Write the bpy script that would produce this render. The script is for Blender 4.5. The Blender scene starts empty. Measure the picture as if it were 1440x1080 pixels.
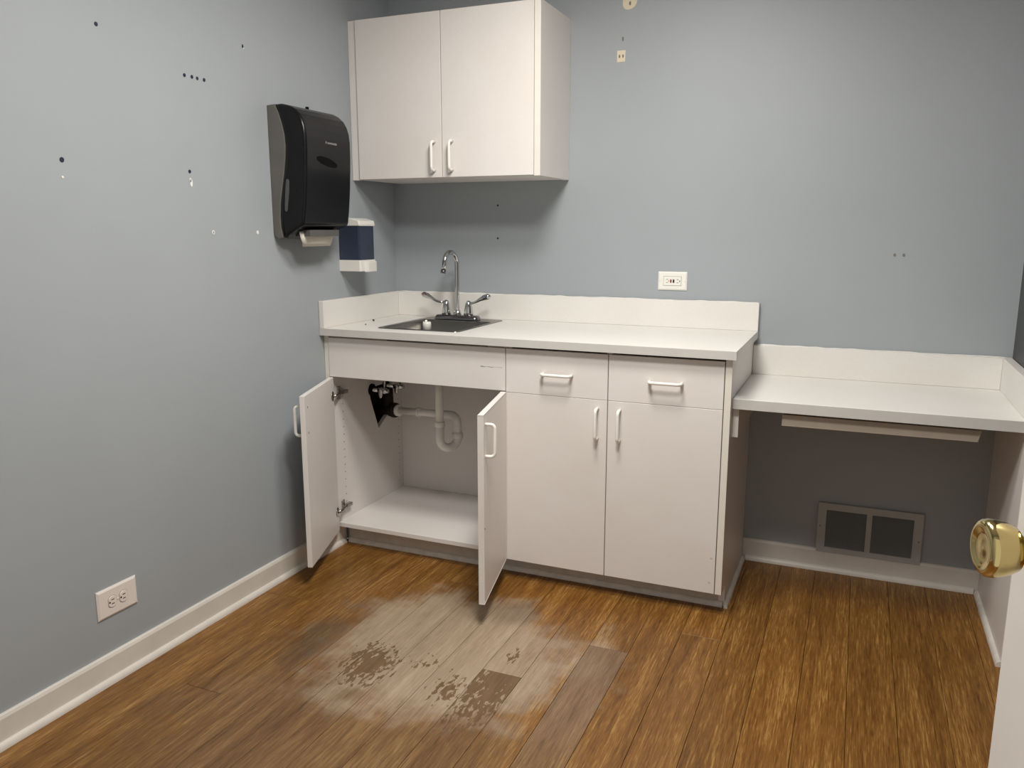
import bpy, bmesh, math, random
from mathutils import Vector, Matrix
random.seed(7)
SC = bpy.context.scene
COL = SC.collection

# ---------------------------------------------------------------- camera
CAM = Vector((1.9228, -3.1741, 1.2920))
yaw, pit, rol, FPX = math.radians(23.098), math.radians(-10.829), math.radians(-0.0317), 1136.62
fw = Vector((-math.sin(yaw)*math.cos(pit), math.cos(yaw)*math.cos(pit), math.sin(pit)))
rt = Vector((math.cos(yaw), math.sin(yaw), 0)); up = rt.cross(fw)
r2 = rt*math.cos(rol)+up*math.sin(rol); u2 = -rt*math.sin(rol)+up*math.cos(rol)
cd_ = bpy.data.cameras.new('camera'); cam = bpy.data.objects.new('camera', cd_); COL.objects.link(cam)
cam.matrix_world = Matrix(((r2.x, u2.x, -fw.x, CAM.x), (r2.y, u2.y, -fw.y, CAM.y), (r2.z, u2.z, -fw.z, CAM.z), (0, 0, 0, 1)))
cd_.sensor_fit = 'HORIZONTAL'; cd_.sensor_width = 36.0; cd_.lens = FPX/1440*36.0; cd_.clip_start = 0.02
SC.camera = cam

# ---------------------------------------------------------------- world, light, exposure
W = bpy.data.worlds.new('world'); SC.world = W; W.use_nodes = True
bgn = W.node_tree.nodes['Background']; bgn.inputs[0].default_value = (1.0, 0.95, 0.88, 1); bgn.inputs[1].default_value = 0.75
SC.view_settings.view_transform = 'Standard'; SC.view_settings.look = 'None'
SC.view_settings.gamma = 1; SC.view_settings.exposure = 0.0; SC.view_settings.use_curve_mapping = False
CEIL = 2.44
LAMPS = [(1.20, -1.22), (1.46, -1.84)]
for (lx, ly), watts in zip(LAMPS, (21.5, 27.0)):
    ld = bpy.data.lights.new('ceiling_lamp', 'AREA'); ld.shape = 'DISK'; ld.size = 0.42
    ld.energy = watts; ld.color = (1.0, 0.955, 0.90)
    lo = bpy.data.objects.new('ceiling_lamp', ld); COL.objects.link(lo); lo.location = (lx, ly, CEIL-0.075)

# ---------------------------------------------------------------- dimensions (metres)
R_ = 2.4245                # room width
YF = -3.00                 # front wall inner face
CT, CTH, CDEP = .914, .028, .5835
DF = -.5594                # cabinet door face
XL, S1, S2, XR, XP = .0226, .7825, 1.163, 1.5497, 1.5731
ZT, ZD, ZB, ZF = .8756, .717, .0795, .7207
DH, DTH, DD = .7506, .034, .5243

# ---------------------------------------------------------------- material helpers
class NT:
    def __init__(s, name):
        s.m = bpy.data.materials.new(name); s.m.use_nodes = True; s.t = s.m.node_tree
        s.b = s.t.nodes['Principled BSDF']
    def n(s, typ, **kw):
        nd = s.t.nodes.new(typ)
        for k, v in kw.items():
            if k.startswith('i_'):
                key = k[2:]; key = int(key) if key.isdigit() else key
                s.set(nd.inputs[key], v)
            else: setattr(nd, k, v)
        return nd
    def set(s, inp, v):
        if hasattr(v, 'is_output') or isinstance(v, bpy.types.NodeSocket): s.t.links.new(v, inp)
        else: inp.default_value = v
    def math(s, op, a, b=0.0, c=None, clamp=False):
        nd = s.t.nodes.new('ShaderNodeMath'); nd.operation = op; nd.use_clamp = clamp
        s.set(nd.inputs[0], a); s.set(nd.inputs[1], b)
        if c is not None: s.set(nd.inputs[2], c)
        return nd.outputs[0]
    def mix(s, f, a, b, blend='MIX'):
        nd = s.t.nodes.new('ShaderNodeMix'); nd.data_type = 'RGBA'; nd.blend_type = blend
        s.set(nd.inputs[0], f); s.set(nd.inputs[6], a); s.set(nd.inputs[7], b)
        return nd.outputs[2]
    def noise(s, vec, scale=5, detail=4, rough=.55, dist=0.0):
        nd = s.t.nodes.new('ShaderNodeTexNoise'); s.set(nd.inputs['Vector'], vec)
        nd.inputs['Scale'].default_value = scale; nd.inputs['Detail'].default_value = detail
        nd.inputs['Roughness'].default_value = rough; nd.inputs['Distortion'].default_value = dist
        return nd.outputs[0]
    def ramp(s, f, stops):
        nd = s.t.nodes.new('ShaderNodeValToRGB'); s.set(nd.inputs[0], f); cr = nd.color_ramp
        while len(cr.elements) < len(stops): cr.elements.new(.5)
        for e, (p, c) in zip(cr.elements, stops): e.position = p; e.color = (*c, 1)
        return nd.outputs[0]
    def smooth(s, v, lo, hi, a=0.0, b=1.0):
        nd = s.t.nodes.new('ShaderNodeMapRange'); nd.interpolation_type = 'SMOOTHSTEP'
        s.set(nd.inputs[0], v)
        for i, q in enumerate((lo, hi, a, b)): nd.inputs[1+i].default_value = q
        return nd.outputs[0]
    def bump(s, h, strength=.1, dist=.001):
        nd = s.t.nodes.new('ShaderNodeBump'); nd.inputs['Strength'].default_value = strength; nd.inputs['Distance'].default_value = dist
        s.set(nd.inputs['Height'], h); s.t.links.new(nd.outputs[0], s.b.inputs['Normal'])
    def obj(s):
        return s.t.nodes.new('ShaderNodeTexCoord').outputs['Object']
    def pos(s):
        return s.t.nodes.new('ShaderNodeNewGeometry').outputs['Position']

def plain(name, col, rough=.5, metal=0.0, var=.05, scale=18, bump=0.0, bscale=300, spec=None, coat=0.0, trans=0.0):
    m = NT(name); v = m.obj()
    f = m.noise(v, scale, 3)
    lo = tuple(max(0, c*(1-var)) for c in col); hi = tuple(min(1, c*(1+var)) for c in col)
    m.t.links.new(m.ramp(f, [(.3, lo), (.7, hi)]), m.b.inputs['Base Color'])
    m.b.inputs['Roughness'].default_value = rough; m.b.inputs['Metallic'].default_value = metal
    if spec is not None: m.b.inputs['Specular IOR Level'].default_value = spec
    if coat: m.b.inputs['Coat Weight'].default_value = coat; m.b.inputs['Coat Roughness'].default_value = .1
    if trans: m.b.inputs['Transmission Weight'].default_value = trans
    if bump: m.bump(m.noise(v, bscale, 2), bump, .0006)
    return m.m

def wall_mat(name, col):
    m = NT(name); p = m.pos()
    big = m.noise(p, 1.6, 3); fine = m.noise(p, 160, 3, .6)
    c = m.ramp(big, [(.3, tuple(x*.965 for x in col)), (.7, tuple(x*1.03 for x in col))])
    m.t.links.new(c, m.b.inputs['Base Color'])
    m.b.inputs['Roughness'].default_value = .48; m.b.inputs['Specular IOR Level'].default_value = .38
    m.bump(fine, .18, .0012)
    return m.m

def lam_mat(name, col, rough=.42):
    m = NT(name); p = m.pos()
    fine = m.noise(p, 420, 2, .7); big = m.noise(p, 3.0, 4)
    c1 = m.ramp(fine, [(.3, tuple(x*.95 for x in col)), (.7, tuple(min(1, x*1.03) for x in col))])
    c2 = m.ramp(big, [(.35, (.965, .955, .94)), (.65, (1, 1, 1))])
    m.t.links.new(m.mix(1.0, c1, c2, 'MULTIPLY'), m.b.inputs['Base Color'])
    m.b.inputs['Roughness'].default_value = rough; m.b.inputs['Specular IOR Level'].default_value = .4
    m.bump(fine, .06, .0004)
    return m.m

def floor_mat():
    m = NT('strand_bamboo'); p = m.pos()
    sep = m.n('ShaderNodeSeparateXYZ', i_0=p); x, y = sep.outputs[0], sep.outputs[1]
    rnd = m.n('ShaderNodeObjectInfo').outputs['Random']
    off = m.math('MULTIPLY', rnd, 37.0)
    def vec(sx, sy):
        c = m.n('ShaderNodeCombineXYZ', i_0=m.math('MULTIPLY', x, sx), i_1=m.math('MULTIPLY', y, sy), i_2=off); return c.outputs[0]
    g1 = m.noise(vec(22, 1.6), 1, 4, .55, .4); g2 = m.noise(vec(230, 9), 1, 4, .6, .35); g3 = m.noise(vec(480, 24), 1, 3, .65)
    g = m.math('ADD', m.math('MULTIPLY', g1, .28), m.math('ADD', m.math('MULTIPLY', g2, .40), m.math('MULTIPLY', g3, .32)))
    base = m.ramp(g, [(.38, (.098, .036, .006)), (.46, (.180, .076, .0135)), (.53, (.242, .110, .022)), (.62, (.44, .245, .072))])
    tone = m.math('ADD', m.math('MULTIPLY', rnd, .20), .84)
    tn = m.n('ShaderNodeCombineColor', i_0=tone, i_1=tone, i_2=tone).outputs[0]
    base = m.mix(1.0, base, tn, 'MULTIPLY')
    # ---- worn, bleached area in front of the sink (a stain with its own outline)
    def ell(cx, cy, rx, ry):
        a = m.math('DIVIDE', m.math('SUBTRACT', x, cx), rx); b = m.math('DIVIDE', m.math('SUBTRACT', y, cy), ry)
        return m.math('SQRT', m.math('ADD', m.math('MULTIPLY', a, a), m.math('MULTIPLY', b, b)))
    n_lo = m.noise(p, 5.0, 4, .6); n_md = m.noise(p, 13, 4, .6)
    wob = m.math('ADD', m.math('MULTIPLY', m.math('SUBTRACT', n_lo, .5), .9), m.math('MULTIPLY', m.math('SUBTRACT', n_md, .5), .45))
    plk = m.math('MULTIPLY', m.math('SUBTRACT', rnd, .5), .22)
    d1 = m.math('ADD', m.math('ADD', ell(.86, -1.10, .50, .44), wob), plk)
    haze = m.smooth(d1, .55, 1.05, 1.0, 0.0)
    d2 = m.math('ADD', ell(.74, -1.62, .66, .48), wob); haze2 = m.smooth(d2, .45, 1.15, .85, 0.0)
    # one whole discoloured plank
    inx = m.math('MULTIPLY', m.math('GREATER_THAN', x, 1.2235), m.math('LESS_THAN', x, 1.349))
    iny = m.math('MULTIPLY', m.math('LESS_THAN', y, -.91), m.smooth(m.math('ADD', y, m.math('MULTIPLY', wob, .3)), -1.75, -1.25, 0, 1))
    gp = m.math('MULTIPLY', m.math('MULTIPLY', inx, iny), .8)
    # dull grey-brown traffic zone
    c_h2 = m.ramp(g, [(.36, (.075, .042, .020)), (.5, (.165, .098, .048)), (.66, (.27, .175, .095))])
    c_h = m.ramp(g, [(.34, (.25, .185, .122)), (.5, (.365, .285, .20)), (.66, (.46, .37, .275))])
    c_gp = m.ramp(g, [(.36, (.105, .062, .034)), (.5, (.190, .122, .072)), (.66, (.28, .19, .12))])
    col = m.mix(m.math('MULTIPLY', haze2, .75), base, c_h2)
    col = m.mix(m.math('MULTIPLY', haze, .88), col, c_h)
    col = m.mix(gp, col, c_gp)
    # blackened rim on the left of the bleached area
    d3 = m.math('ADD', ell(.405, -1.20, .085, .26), m.math('MULTIPLY', wob, 1.2)); ring = m.smooth(d3, .25, 1.2, .60, 0)
    col = m.mix(ring, col, (.045, .034, .026, 1))
    d3b = m.math('ADD', ell(.92, -.80, .11, .10), wob); ring2 = m.smooth(d3b, .3, 1.2, .45, 0)
    col = m.mix(ring2, col, (.085, .055, .034, 1))
    # bare brown patches where the surface has flaked away
    fl = m.noise(vec(95, 36), 1, 3, .5, .4)
    def flake(cx, cy, rx, ry, k, lo, hi):
        d = m.math('ADD', ell(cx, cy, rx, ry), m.math('MULTIPLY', m.math('SUBTRACT', fl, .5), k)); return m.smooth(d, lo, hi, 1, 0)
    fA = flake(.640, -1.275, .080, .110, 3.4, .78, .86)
    rowm = m.math('MULTIPLY', m.math('GREATER_THAN', x, .9725), m.math('LESS_THAN', x, 1.098))
    fB = m.math('MULTIPLY', flake(1.05, -1.20, .12, .27, 3.6, .80, .87), m.math('MULTIPLY', rowm, m.math('LESS_THAN', y, -1.17)))
    fC = flake(.925, -1.31, .05, .09, 4.0, .45, .55)
    fD = flake(1.03, -1.08, .035, .08, 4.5, .12, .2)
    fE = flake(.80, -1.22, .06, .08, 5.0, .05, .15)
    bare = m.math('MAXIMUM', m.math('MAXIMUM', fA, fB), m.math('MAXIMUM', fC, m.math('MAXIMUM', fD, fE)))
    c_b = m.ramp(g2, [(.35, (.115, .062, .026)), (.65, (.165, .095, .044))])
    col = m.mix(m.math('MULTIPLY', bare, .92), col, c_b)
    m.t.links.new(col, m.b.inputs['Base Color'])
    rr = m.math('ADD', .36, m.math('ADD', m.math('MULTIPLY', haze, .14), m.math('MULTIPLY', g2, .12)))
    m.t.links.new(rr, m.b.inputs['Roughness']); m.b.inputs['Specular IOR Level'].default_value = .42
    m.bump(m.math('SUBTRACT', g, m.math('MULTIPLY', bare, .25)), .22, .0012)
    return m.m

def steel_mat(name, col, rough):
    m = NT(name); p = m.obj()
    mp = m.n('ShaderNodeMapping', i_0=p); mp.inputs['Scale'].default_value = (6, 260, 6)
    f = m.noise(mp.outputs[0], 1, 3)
    m.t.links.new(m.ramp(f, [(.3, tuple(c*.9 for c in col)), (.7, col)]), m.b.inputs['Base Color'])
    m.b.inputs['Metallic'].default_value = 1; m.b.inputs['Roughness'].default_value = rough
    return m.m

M = dict(
    wall=wall_mat('blue_grey_paint', (.362, .395, .420)),
    dwall=wall_mat('right_wall_dark', (.060, .063, .066)),  # right wall only, much darker than the other walls
    ceil=wall_mat('ceiling_white', (.72, .71, .69)),
    base=plain('trim_white', (.70, .665, .61), .42, var=.05, scale=9),
    lam=lam_mat('cabinet_laminate', (.80, .768, .742)),
    edge2=plain('grey_shaded_edge', (.60, .585, .555), .42, var=.03),  # edging's own grey, plus some shading from overhead light put into the colour
    edge=plain('edge_banding', (.80, .765, .69), .42, var=.02),
    ctop=lam_mat('counter_laminate', (.80, .785, .752), .36),
    toe=plain('toe_kick_vinyl', (.56, .52, .47), .5, var=.08),
    shoe=plain('shoe_molding_white', (.70, .67, .62), .45, var=.10, scale=30),
    pull=plain('pull_white', (.90, .885, .84), .3, var=.01),
    floor=floor_mat(),
    slab=plain('subfloor', (.03, .02, .012), .9),
    chrome=plain('chrome', (.60, .60, .60), .09, 1.0, var=.02),
    dchrome=plain('smoked_chrome', (.20, .20, .21), .22, 1.0, var=.05),
    steel=steel_mat('brushed_steel', (.27, .26, .24), .30),
    brass=plain('brass', (.62, .50, .23), .12, 1.0, var=.04),
    hinge=plain('hinge_nickel', (.42, .40, .37), .30, 1.0, var=.06),
    black=plain('gloss_black_plastic', (.0065, .007, .0085), .26, var=.15, spec=.26),
    gshell=plain('grey_plastic', (.135, .128, .115), .42, var=.06),
    dgrey=plain('dark_grey_plastic', (.10, .095, .09), .45),
    slot=plain('level_window', (.085, .088, .09), .35),
    logo=plain('logo_silver', (.26, .26, .26), .35, .3),
    paper=plain('towel_paper', (.80, .755, .68), .85, var=.03, bump=.2),
    navy=plain('navy_tank', (.028, .040, .072), .2, var=.12, scale=8, coat=.4),
    plastic=plain('white_plastic', (.80, .785, .735), .34, var=.02),
    plate=plain('outlet_white', (.80, .745, .70), .36, var=.02),
    gfci=plain('gfci_white', (.86, .85, .80), .32, var=.01),
    pvc=plain('pvc_white', (.84, .82, .77), .40, var=.05),
    iron=plain('rusty_iron', (.022, .012, .009), .6, .4, var=.5, scale=40),
    mblack=plain('matte_black', (.004, .004, .0045), .8, spec=.1),
    drywall=plain('cavity_drywall_shaded', (.05, .045, .04), .9),  # cavity lining coloured near-black, the shade inside put into the colour
    anchor=plain('anchor_navy', (.012, .014, .045), .5),
    hole=plain('hole_dark', (.02, .018, .016), .8),
    chip=plain('bare_plaster', (.80, .80, .77), .8),
    patch=plain('unpainted_cream', (.74, .66, .50), .7, var=.04, scale=60),
    tan=plain('drawer_tan', (.43, .375, .31), .45, var=.04),
    vent=plain('vent_paint', (.43, .435, .43), .45, var=.04),
    vshade=plain('vent_shade', (.24, .245, .245), .5),  # slats share the frame's paint; shade between them is put into this colour
    door=plain('door_paint', (.76, .73, .69), .38, var=.02),
    red=plain('red_button', (.35, .02, .03), .4), blk=plain('black_button', (.01, .01, .01), .4),
    blue=plain('blue_dot', (.06, .08, .22), .3), redd=plain('red_dot', (.42, .20, .17), .3),
    scuff=plain('scuff_grey', (.20, .19, .17), .7, var=.4, scale=120),
    faint=plain('faint_scuff', (.60, .56, .52), .6, var=.1, scale=90),
    smudge=plain('smudge_grey', (.40, .38, .35), .7, var=.3, scale=120),
    crumb=plain('crumb_dark', (.05, .04, .035), .8),
)
dm = NT('lamp_diffuser'); dm.b.inputs['Base Color'].default_value = (.9, .88, .84, 1)
dm.b.inputs['Emission Color'].default_value = (1, .93, .83, 1); dm.b.inputs['Emission Strength'].default_value = 6.0; M['diff'] = dm.m

# ---------------------------------------------------------------- geometry helpers
def box(bm, x0, x1, y0, y1, z0, z1, bev=0.0, seg=1):
    b = bmesh.new(); bmesh.ops.create_cube(b, size=1)
    for v in b.verts: v.co = Vector(((x0+x1)/2+v.co.x*(x1-x0), (y0+y1)/2+v.co.y*(y1-y0), (z0+z1)/2+v.co.z*(z1-z0)))
    if bev: bmesh.ops.bevel(b, geom=b.edges[:], offset=bev, segments=seg, affect='EDGES', profile=.5)
    return merge(bm, b)
def merge(bm, b):
    vm = {v: bm.verts.new(v.co) for v in b.verts}
    for f in b.faces:
        try: bm.faces.new([vm[v] for v in f.verts]).smooth = f.smooth
        except ValueError: pass
    b.free(); return bm
def B(x0, x1, y0, y1, z0, z1, bev=0.0, seg=1): return box(bmesh.new(), x0, x1, y0, y1, z0, z1, bev, seg)
def prism(pts, axis, a0, a1, bev=0.0, seg=1, bm=None):
    """closed 2D outline extruded along axis ('x': pts=(y,z), 'y': pts=(x,z), 'z': pts=(x,y))"""
    b = bmesh.new()
    def P(p, a): return {'x': (a, p[0], p[1]), 'y': (p[0], a, p[1]), 'z': (p[0], p[1], a)}[axis]
    lo = [b.verts.new(P(p, a0)) for p in pts]; hi = [b.verts.new(P(p, a1)) for p in pts]
    caps = [b.faces.new(lo), b.faces.new(hi)]; n = len(pts)
    for i in range(n): b.faces.new((lo[i], lo[(i+1) % n], hi[(i+1) % n], hi[i]))
    bmesh.ops.recalc_face_normals(b, faces=b.faces[:])
    if bev:
        es = list({e for f in caps for e in f.edges}); bmesh.ops.bevel(b, geom=es, offset=bev, segments=seg, affect='EDGES', profile=.5)
    return merge(bm if bm else bmesh.new(), b)
def tube(pts, rad, seg=14, bm=None, caps=True):
    bm = bm or bmesh.new(); pts = [Vector(p) for p in pts]; n = len(pts)
    rads = rad if isinstance(rad, (list, tuple)) else [rad]*n
    tang = [(pts[min(i+1, n-1)]-pts[max(i-1, 0)]).normalized() for i in range(n)]
    ref = Vector((0, 0, 1)) if abs(tang[0].z) < .9 else Vector((1, 0, 0))
    u = tang[0].cross(ref).normalized(); rings = []
    for i in range(n):
        u = (u - tang[i]*u.dot(tang[i])).normalized(); v = tang[i].cross(u)
        rings.append([bm.verts.new(pts[i]+(u*math.cos(a)+v*math.sin(a))*rads[i]) for a in [2*math.pi*k/seg for k in range(seg)]])
    for i in range(n-1):
        for k in range(seg):
            f = bm.faces.new((rings[i][k], rings[i][(k+1) % seg], rings[i+1][(k+1) % seg], rings[i+1][k])); f.smooth = True
    if caps: bm.faces.new(rings[0][::-1]); bm.faces.new(rings[-1])
    return bm
def lathe(o, ax, prof, seg=32, bm=None):
    """prof = [(distance along ax, radius)]"""
    bm = bm or bmesh.new(); o = Vector(o); ax = Vector(ax).normalized()
    ref = Vector((0, 0, 1)) if abs(ax.z) < .9 else Vector((1, 0, 0)); u = ax.cross(ref).normalized(); v = ax.cross(u)
    rings = []
    for d, r in prof:
        if r < 1e-6: rings.append([bm.verts.new(o+ax*d)])
        else: rings.append([bm.verts.new(o+ax*d+(u*math.cos(a)+v*math.sin(a))*r) for a in [2*math.pi*k/seg for k in range(seg)]])
    for a, b in zip(rings, rings[1:]):
        for k in range(seg):
            q = [a[k % len(a)], a[(k+1) % len(a)], b[(k+1) % len(b)], b[k % len(b)]]
            q = list(dict.fromkeys(q))
            if len(q) > 2: bm.faces.new(q).smooth = True
    if len(rings[0]) > 1: bm.faces.new(rings[0])
    if len(rings[-1]) > 1: bm.faces.new(rings[-1])
    return bm
def arc(c, r, a0, a1, n, plane):
    out = []
    for i in range(n+1):
        a = a0+(a1-a0)*i/n; out.append(Vector(c)+Vector(plane[0])*math.cos(a)*r+Vector(plane[1])*math.sin(a)*r)
    return out
def rrect(x0, x1, y0, y1, r, z, n=6):
    o = []
    for cx, cy, a in ((x1-r, y1-r, 0), (x0+r, y1-r, 90), (x0+r, y0+r, 180), (x1-r, y0+r, 270)):
        for i in range(n+1):
            t = math.radians(a+90*i/n); o.append((cx+r*math.cos(t), cy+r*math.sin(t), z))
    return o
def loft(loops, bm=None, cap_end=False, smooth=True):
    bm = bm or bmesh.new(); rs = [[bm.verts.new(p) for p in l] for l in loops]; n = len(rs[0])
    for a, b in zip(rs, rs[1:]):
        for k in range(n): bm.faces.new((a[k], a[(k+1) % n], b[(k+1) % n], b[k])).smooth = smooth
    if cap_end: bm.faces.new(rs[-1])
    return bm

# ---------------------------------------------------------------- object helpers
WO = {}                    # object -> world origin
def empty(name, loc, label, cat, group=None):
    o = bpy.data.objects.new(name, None); COL.objects.link(o); o.location = loc; WO[o] = Vector(loc)
    o.empty_display_size = .05; tag(o, label, cat, group); return o
def tag(o, label=None, cat=None, group=None, kind=None):
    for k, v in (('label', label), ('category', cat), ('group', group), ('kind', kind)):
        if v: o[k] = v
    return o
def obj(name, bm, mat, parent=None, label=None, origin=None):
    bmesh.ops.recalc_face_normals(bm, faces=bm.faces[:])
    lo = Vector([min(v.co[i] for v in bm.verts) for i in range(3)]); hi = Vector([max(v.co[i] for v in bm.verts) for i in range(3)])
    c = Vector(origin) if origin else Vector(((lo.x+hi.x)/2, (lo.y+hi.y)/2, lo.z))
    for v in bm.verts: v.co -= c
    me = bpy.data.meshes.new(name); bm.to_mesh(me); bm.free()
    me.materials.append(M[mat]); o = bpy.data.objects.new(name, me); COL.objects.link(o)
    WO[o] = c
    if parent: o.parent = parent; o.location = c-WO[parent]
    else: o.location = c
    if label: o['label'] = label
    return o
def copy(o, parent, shift):
    c = o.copy(); COL.objects.link(c); c.parent = parent; WO[c] = WO[o]+Vector(shift); c.location = WO[c]-WO[parent]; return c
def struct(name, bm, mat, label, cat=None):
    return tag(obj(name, bm, mat), label, cat or name.split('_')[0], kind='structure')

# ================================================================ the room
# left wall, with a plumbing cavity behind the sink cabinet
HY0, HY1, HZ0, HZ1 = -.30, -.05, .415, .63
bm = bmesh.new()
T = .12
for (a0, a1, c0, c1) in ((YF-T, HY0, 0, CEIL), (HY1, T, 0, CEIL), (HY0, HY1, 0, HZ0), (HY0, HY1, HZ1, CEIL)):
    v = [bm.verts.new(p) for p in ((0, a0, c0), (0, a1, c0), (0, a1, c1), (0, a0, c1))]; bm.faces.new(v)
for q in (((YF-T, 0), (T, 0)), ((T, 0), (T, CEIL)), ((T, CEIL), (YF-T, CEIL)), ((YF-T, CEIL), (YF-T, 0))):
    bm.faces.new([bm.verts.new(p) for p in ((0, *q[0]), (0, *q[1]), (-T, *q[1]), (-T, *q[0]))])
bm.faces.new([bm.verts.new(p) for p in ((-T, YF-T, 0), (-T, T, 0), (-T, T, CEIL), (-T, YF-T, CEIL))])
wall_l = struct('wall_left', bm, 'wall', 'blue grey painted left wall with screw anchors and chipped spots')
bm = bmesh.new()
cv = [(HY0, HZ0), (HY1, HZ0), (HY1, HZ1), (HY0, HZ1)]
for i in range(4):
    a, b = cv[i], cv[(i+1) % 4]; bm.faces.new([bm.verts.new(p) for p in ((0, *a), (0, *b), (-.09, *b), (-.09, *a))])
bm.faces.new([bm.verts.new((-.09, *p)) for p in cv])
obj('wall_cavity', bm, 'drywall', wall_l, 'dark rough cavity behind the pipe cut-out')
wall_b = struct('wall_back', B(0, R_, 0, .12, 0, CEIL), 'wall', 'blue grey painted back wall above the counters')
wall_r = struct('wall_right', B(R_, R_+.12, YF-T, .12, 0, CEIL), 'dwall', 'dark charcoal right wall beside the desk splash')
bm = bmesh.new(); DX0, DX1, DZ = 1.50, 2.325, 2.06
box(bm, 0, DX0, YF-T, YF, 0, CEIL); box(bm, DX1, R_, YF-T, YF, 0, CEIL); box(bm, DX0, DX1, YF-T, YF, DZ, CEIL)
struct('wall_front', bm, 'wall', 'blue grey wall around the open doorway')
struct('ceiling', B(-T, R_+.12, YF-T, .12, CEIL, CEIL+.08), 'ceil', 'plain white ceiling of the small room')
floor = struct('floor', B(0, R_, YF-T, 0, -.06, -.0125), 'slab', 'brown strand bamboo plank floor with a worn bleached patch')

# planks: 125.5 mm rows along the room's depth, staggered end joints
PWD = .1255
known = {0: -.62}
def plank(x0, x1, y0, y1):
    b = bmesh.new(); g = .0006; x0 += g; x1 -= g; y0 += g; y1 -= g; c = .0005
    lo = [b.verts.new((x, y, -.0125)) for x, y in ((x0, y0), (x1, y0), (x1, y1), (x0, y1))]
    md = [b.verts.new((x, y, -c)) for x, y in ((x0, y0), (x1, y0), (x1, y1), (x0, y1))]
    hi = [b.verts.new((x, y, 0)) for x, y in ((x0+c, y0+c), (x1-c, y0+c), (x1-c, y1-c), (x0+c, y1-c))]
    for A, C in ((lo, md), (md, hi)):
        for i in range(4): b.faces.new((A[i], A[(i+1) % 4], C[(i+1) % 4], C[i]))
    b.faces.new(hi); return obj('plank', b, 'floor', floor)
k0 = math.ceil((0-1.098)/PWD)
joints = {0: [-1.17], 2: [-.91], -6: [-1.58], 4: [-.72], -3: [-.66], -4: [-2.2], -1: [-1.95], 1: [-2.3], 3: [-1.9, -.1], -2: [-.45, -2.3], -5: [-.50, -2.1], -7: [-1.0], 5: [-2.2],
          6: [-1.98], 7: [-2.25], 8: [-2.1], 9: [-1.72], 10: [-2.3], 11: [-1.9]}
k = -10
while True:
    # row k spans x from .9725 + k*PWD
    x0 = .9725+k*PWD; x1 = x0+PWD
    if x0 > R_: break
    if x1 > .002:
        ys = sorted([YF-T]+joints.get(k, [-.9+.3*random.uniform(-1, 1), -2.3])+[0])
        for a, b_ in zip(ys, ys[1:]): plank(max(x0, 0), min(x1, R_), a, b_)
    k += 1

# baseboards and shoe mouldings
def shoe_prof(d0, sgn, w=.013, h=.018):       # quarter-round outline, d = distance from the wall
    pts = [(d0, 0), (d0+sgn*w, 0)]+[(d0+sgn*w*math.cos(t), h*math.sin(t)) for t in [math.pi/2*i/5 for i in range(1, 6)]]
    return pts
def board_prof(sgn, h=.0856, t=.012):
    return [(0, 0), (sgn*t, 0), (sgn*t, h-.010), (sgn*(t-.0035), h-.002), (sgn*(t-.007), h), (0, h)]
bl = struct('baseboard_left', prism(board_prof(1), 'y', YF, -.475), 'base', 'white baseboard along the foot of the left wall', 'baseboard')
obj('shoe_molding', prism(shoe_prof(.012, 1), 'y', YF, -.49), 'base', bl)
bb = struct('baseboard_back', prism([(p[0], p[1]) for p in board_prof(-1)], 'x', XP+.001, R_-.0265), 'base', 'white baseboard under the desk on the back wall', 'baseboard')
obj('shoe_molding', prism(shoe_prof(-.012, -1), 'x', XP+.014, R_-.040), 'base', bb)
br = struct('baseboard_right', prism([(R_-p[0], p[1]) for p in board_prof(1)], 'y', YF, -.56), 'base', 'white baseboard on the charcoal right wall', 'baseboard')
TY = -.470                                      # toe kick face
struct('trim_1', prism(shoe_prof(TY-.0015, -1), 'x', .026, XP-.004), 'shoe', 'white shoe moulding along the cabinet toe kick', 'molding')
struct('trim_2', prism([(XP+.0005+p[0], p[1]) for p in shoe_prof(0, 1)], 'y', TY-.0175, -.026), 'shoe', 'white shoe moulding along the cabinet end panel', 'molding')
struct('trim_3', prism([(R_-.0265+p[0], p[1]) for p in shoe_prof(0, -1)], 'y', -.555, -.026), 'shoe', 'white shoe moulding along the desk support panel', 'molding')
bm = bmesh.new()
for x0, x1 in ((DX0-.06, DX0), (DX1, DX1+.06)): box(bm, x0, x1, YF+.0, YF+.014, 0, DZ+.06, .002)
box(bm, DX0, DX1, YF, YF+.014, DZ, DZ+.06, .002)
struct('trim_4', bm, 'base', 'white casing around the open doorway', 'door casing')

# wall anchors, holes and chips on the left wall
def disc_x(y, z, r, mat, name, ry=None, t=.0016):
    pts = [(y+r*math.cos(a), z+(ry or r)*math.sin(a)) for a in [2*math.pi*i/12 for i in range(12)]]
    obj(name, prism(pts, 'x', 0, t, min(.0006, t/2)), mat, wall_l)
for y, z, r in ((-1.495, 1.831, .0058), (-1.192, 1.751, .0056), (-1.162, 1.751, .0056), (-1.140, 1.750, .0052), (-1.111, 1.750, .0056), (-1.639, 1.470, .0068), (-1.199, 1.468, .0056)):
    disc_x(y, z, r, 'anchor', 'wall_anchor')
disc_x(-.926, 1.885, .0035, 'hole', 'screw_hole', .006); disc_x(-.922, 1.879, .0022, 'chip', 'plaster_chip')
disc_x(-1.196, 1.434, .0055, 'chip', 'plaster_chip', .013); disc_x(-1.199, 1.442, .0035, 'chip', 'plaster_chip', .007)
disc_x(-1.116, 1.283, .0062, 'chip', 'plaster_chip', .0075); disc_x(-1.116, 1.283, .0024, 'scuff', 'screw_hole', .005, .0020)
disc_x(-.906, 1.282, .0062, 'chip', 'plaster_chip', .0070); disc_x(-1.642, 1.426, .0036, 'chip', 'plaster_chip')
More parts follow.
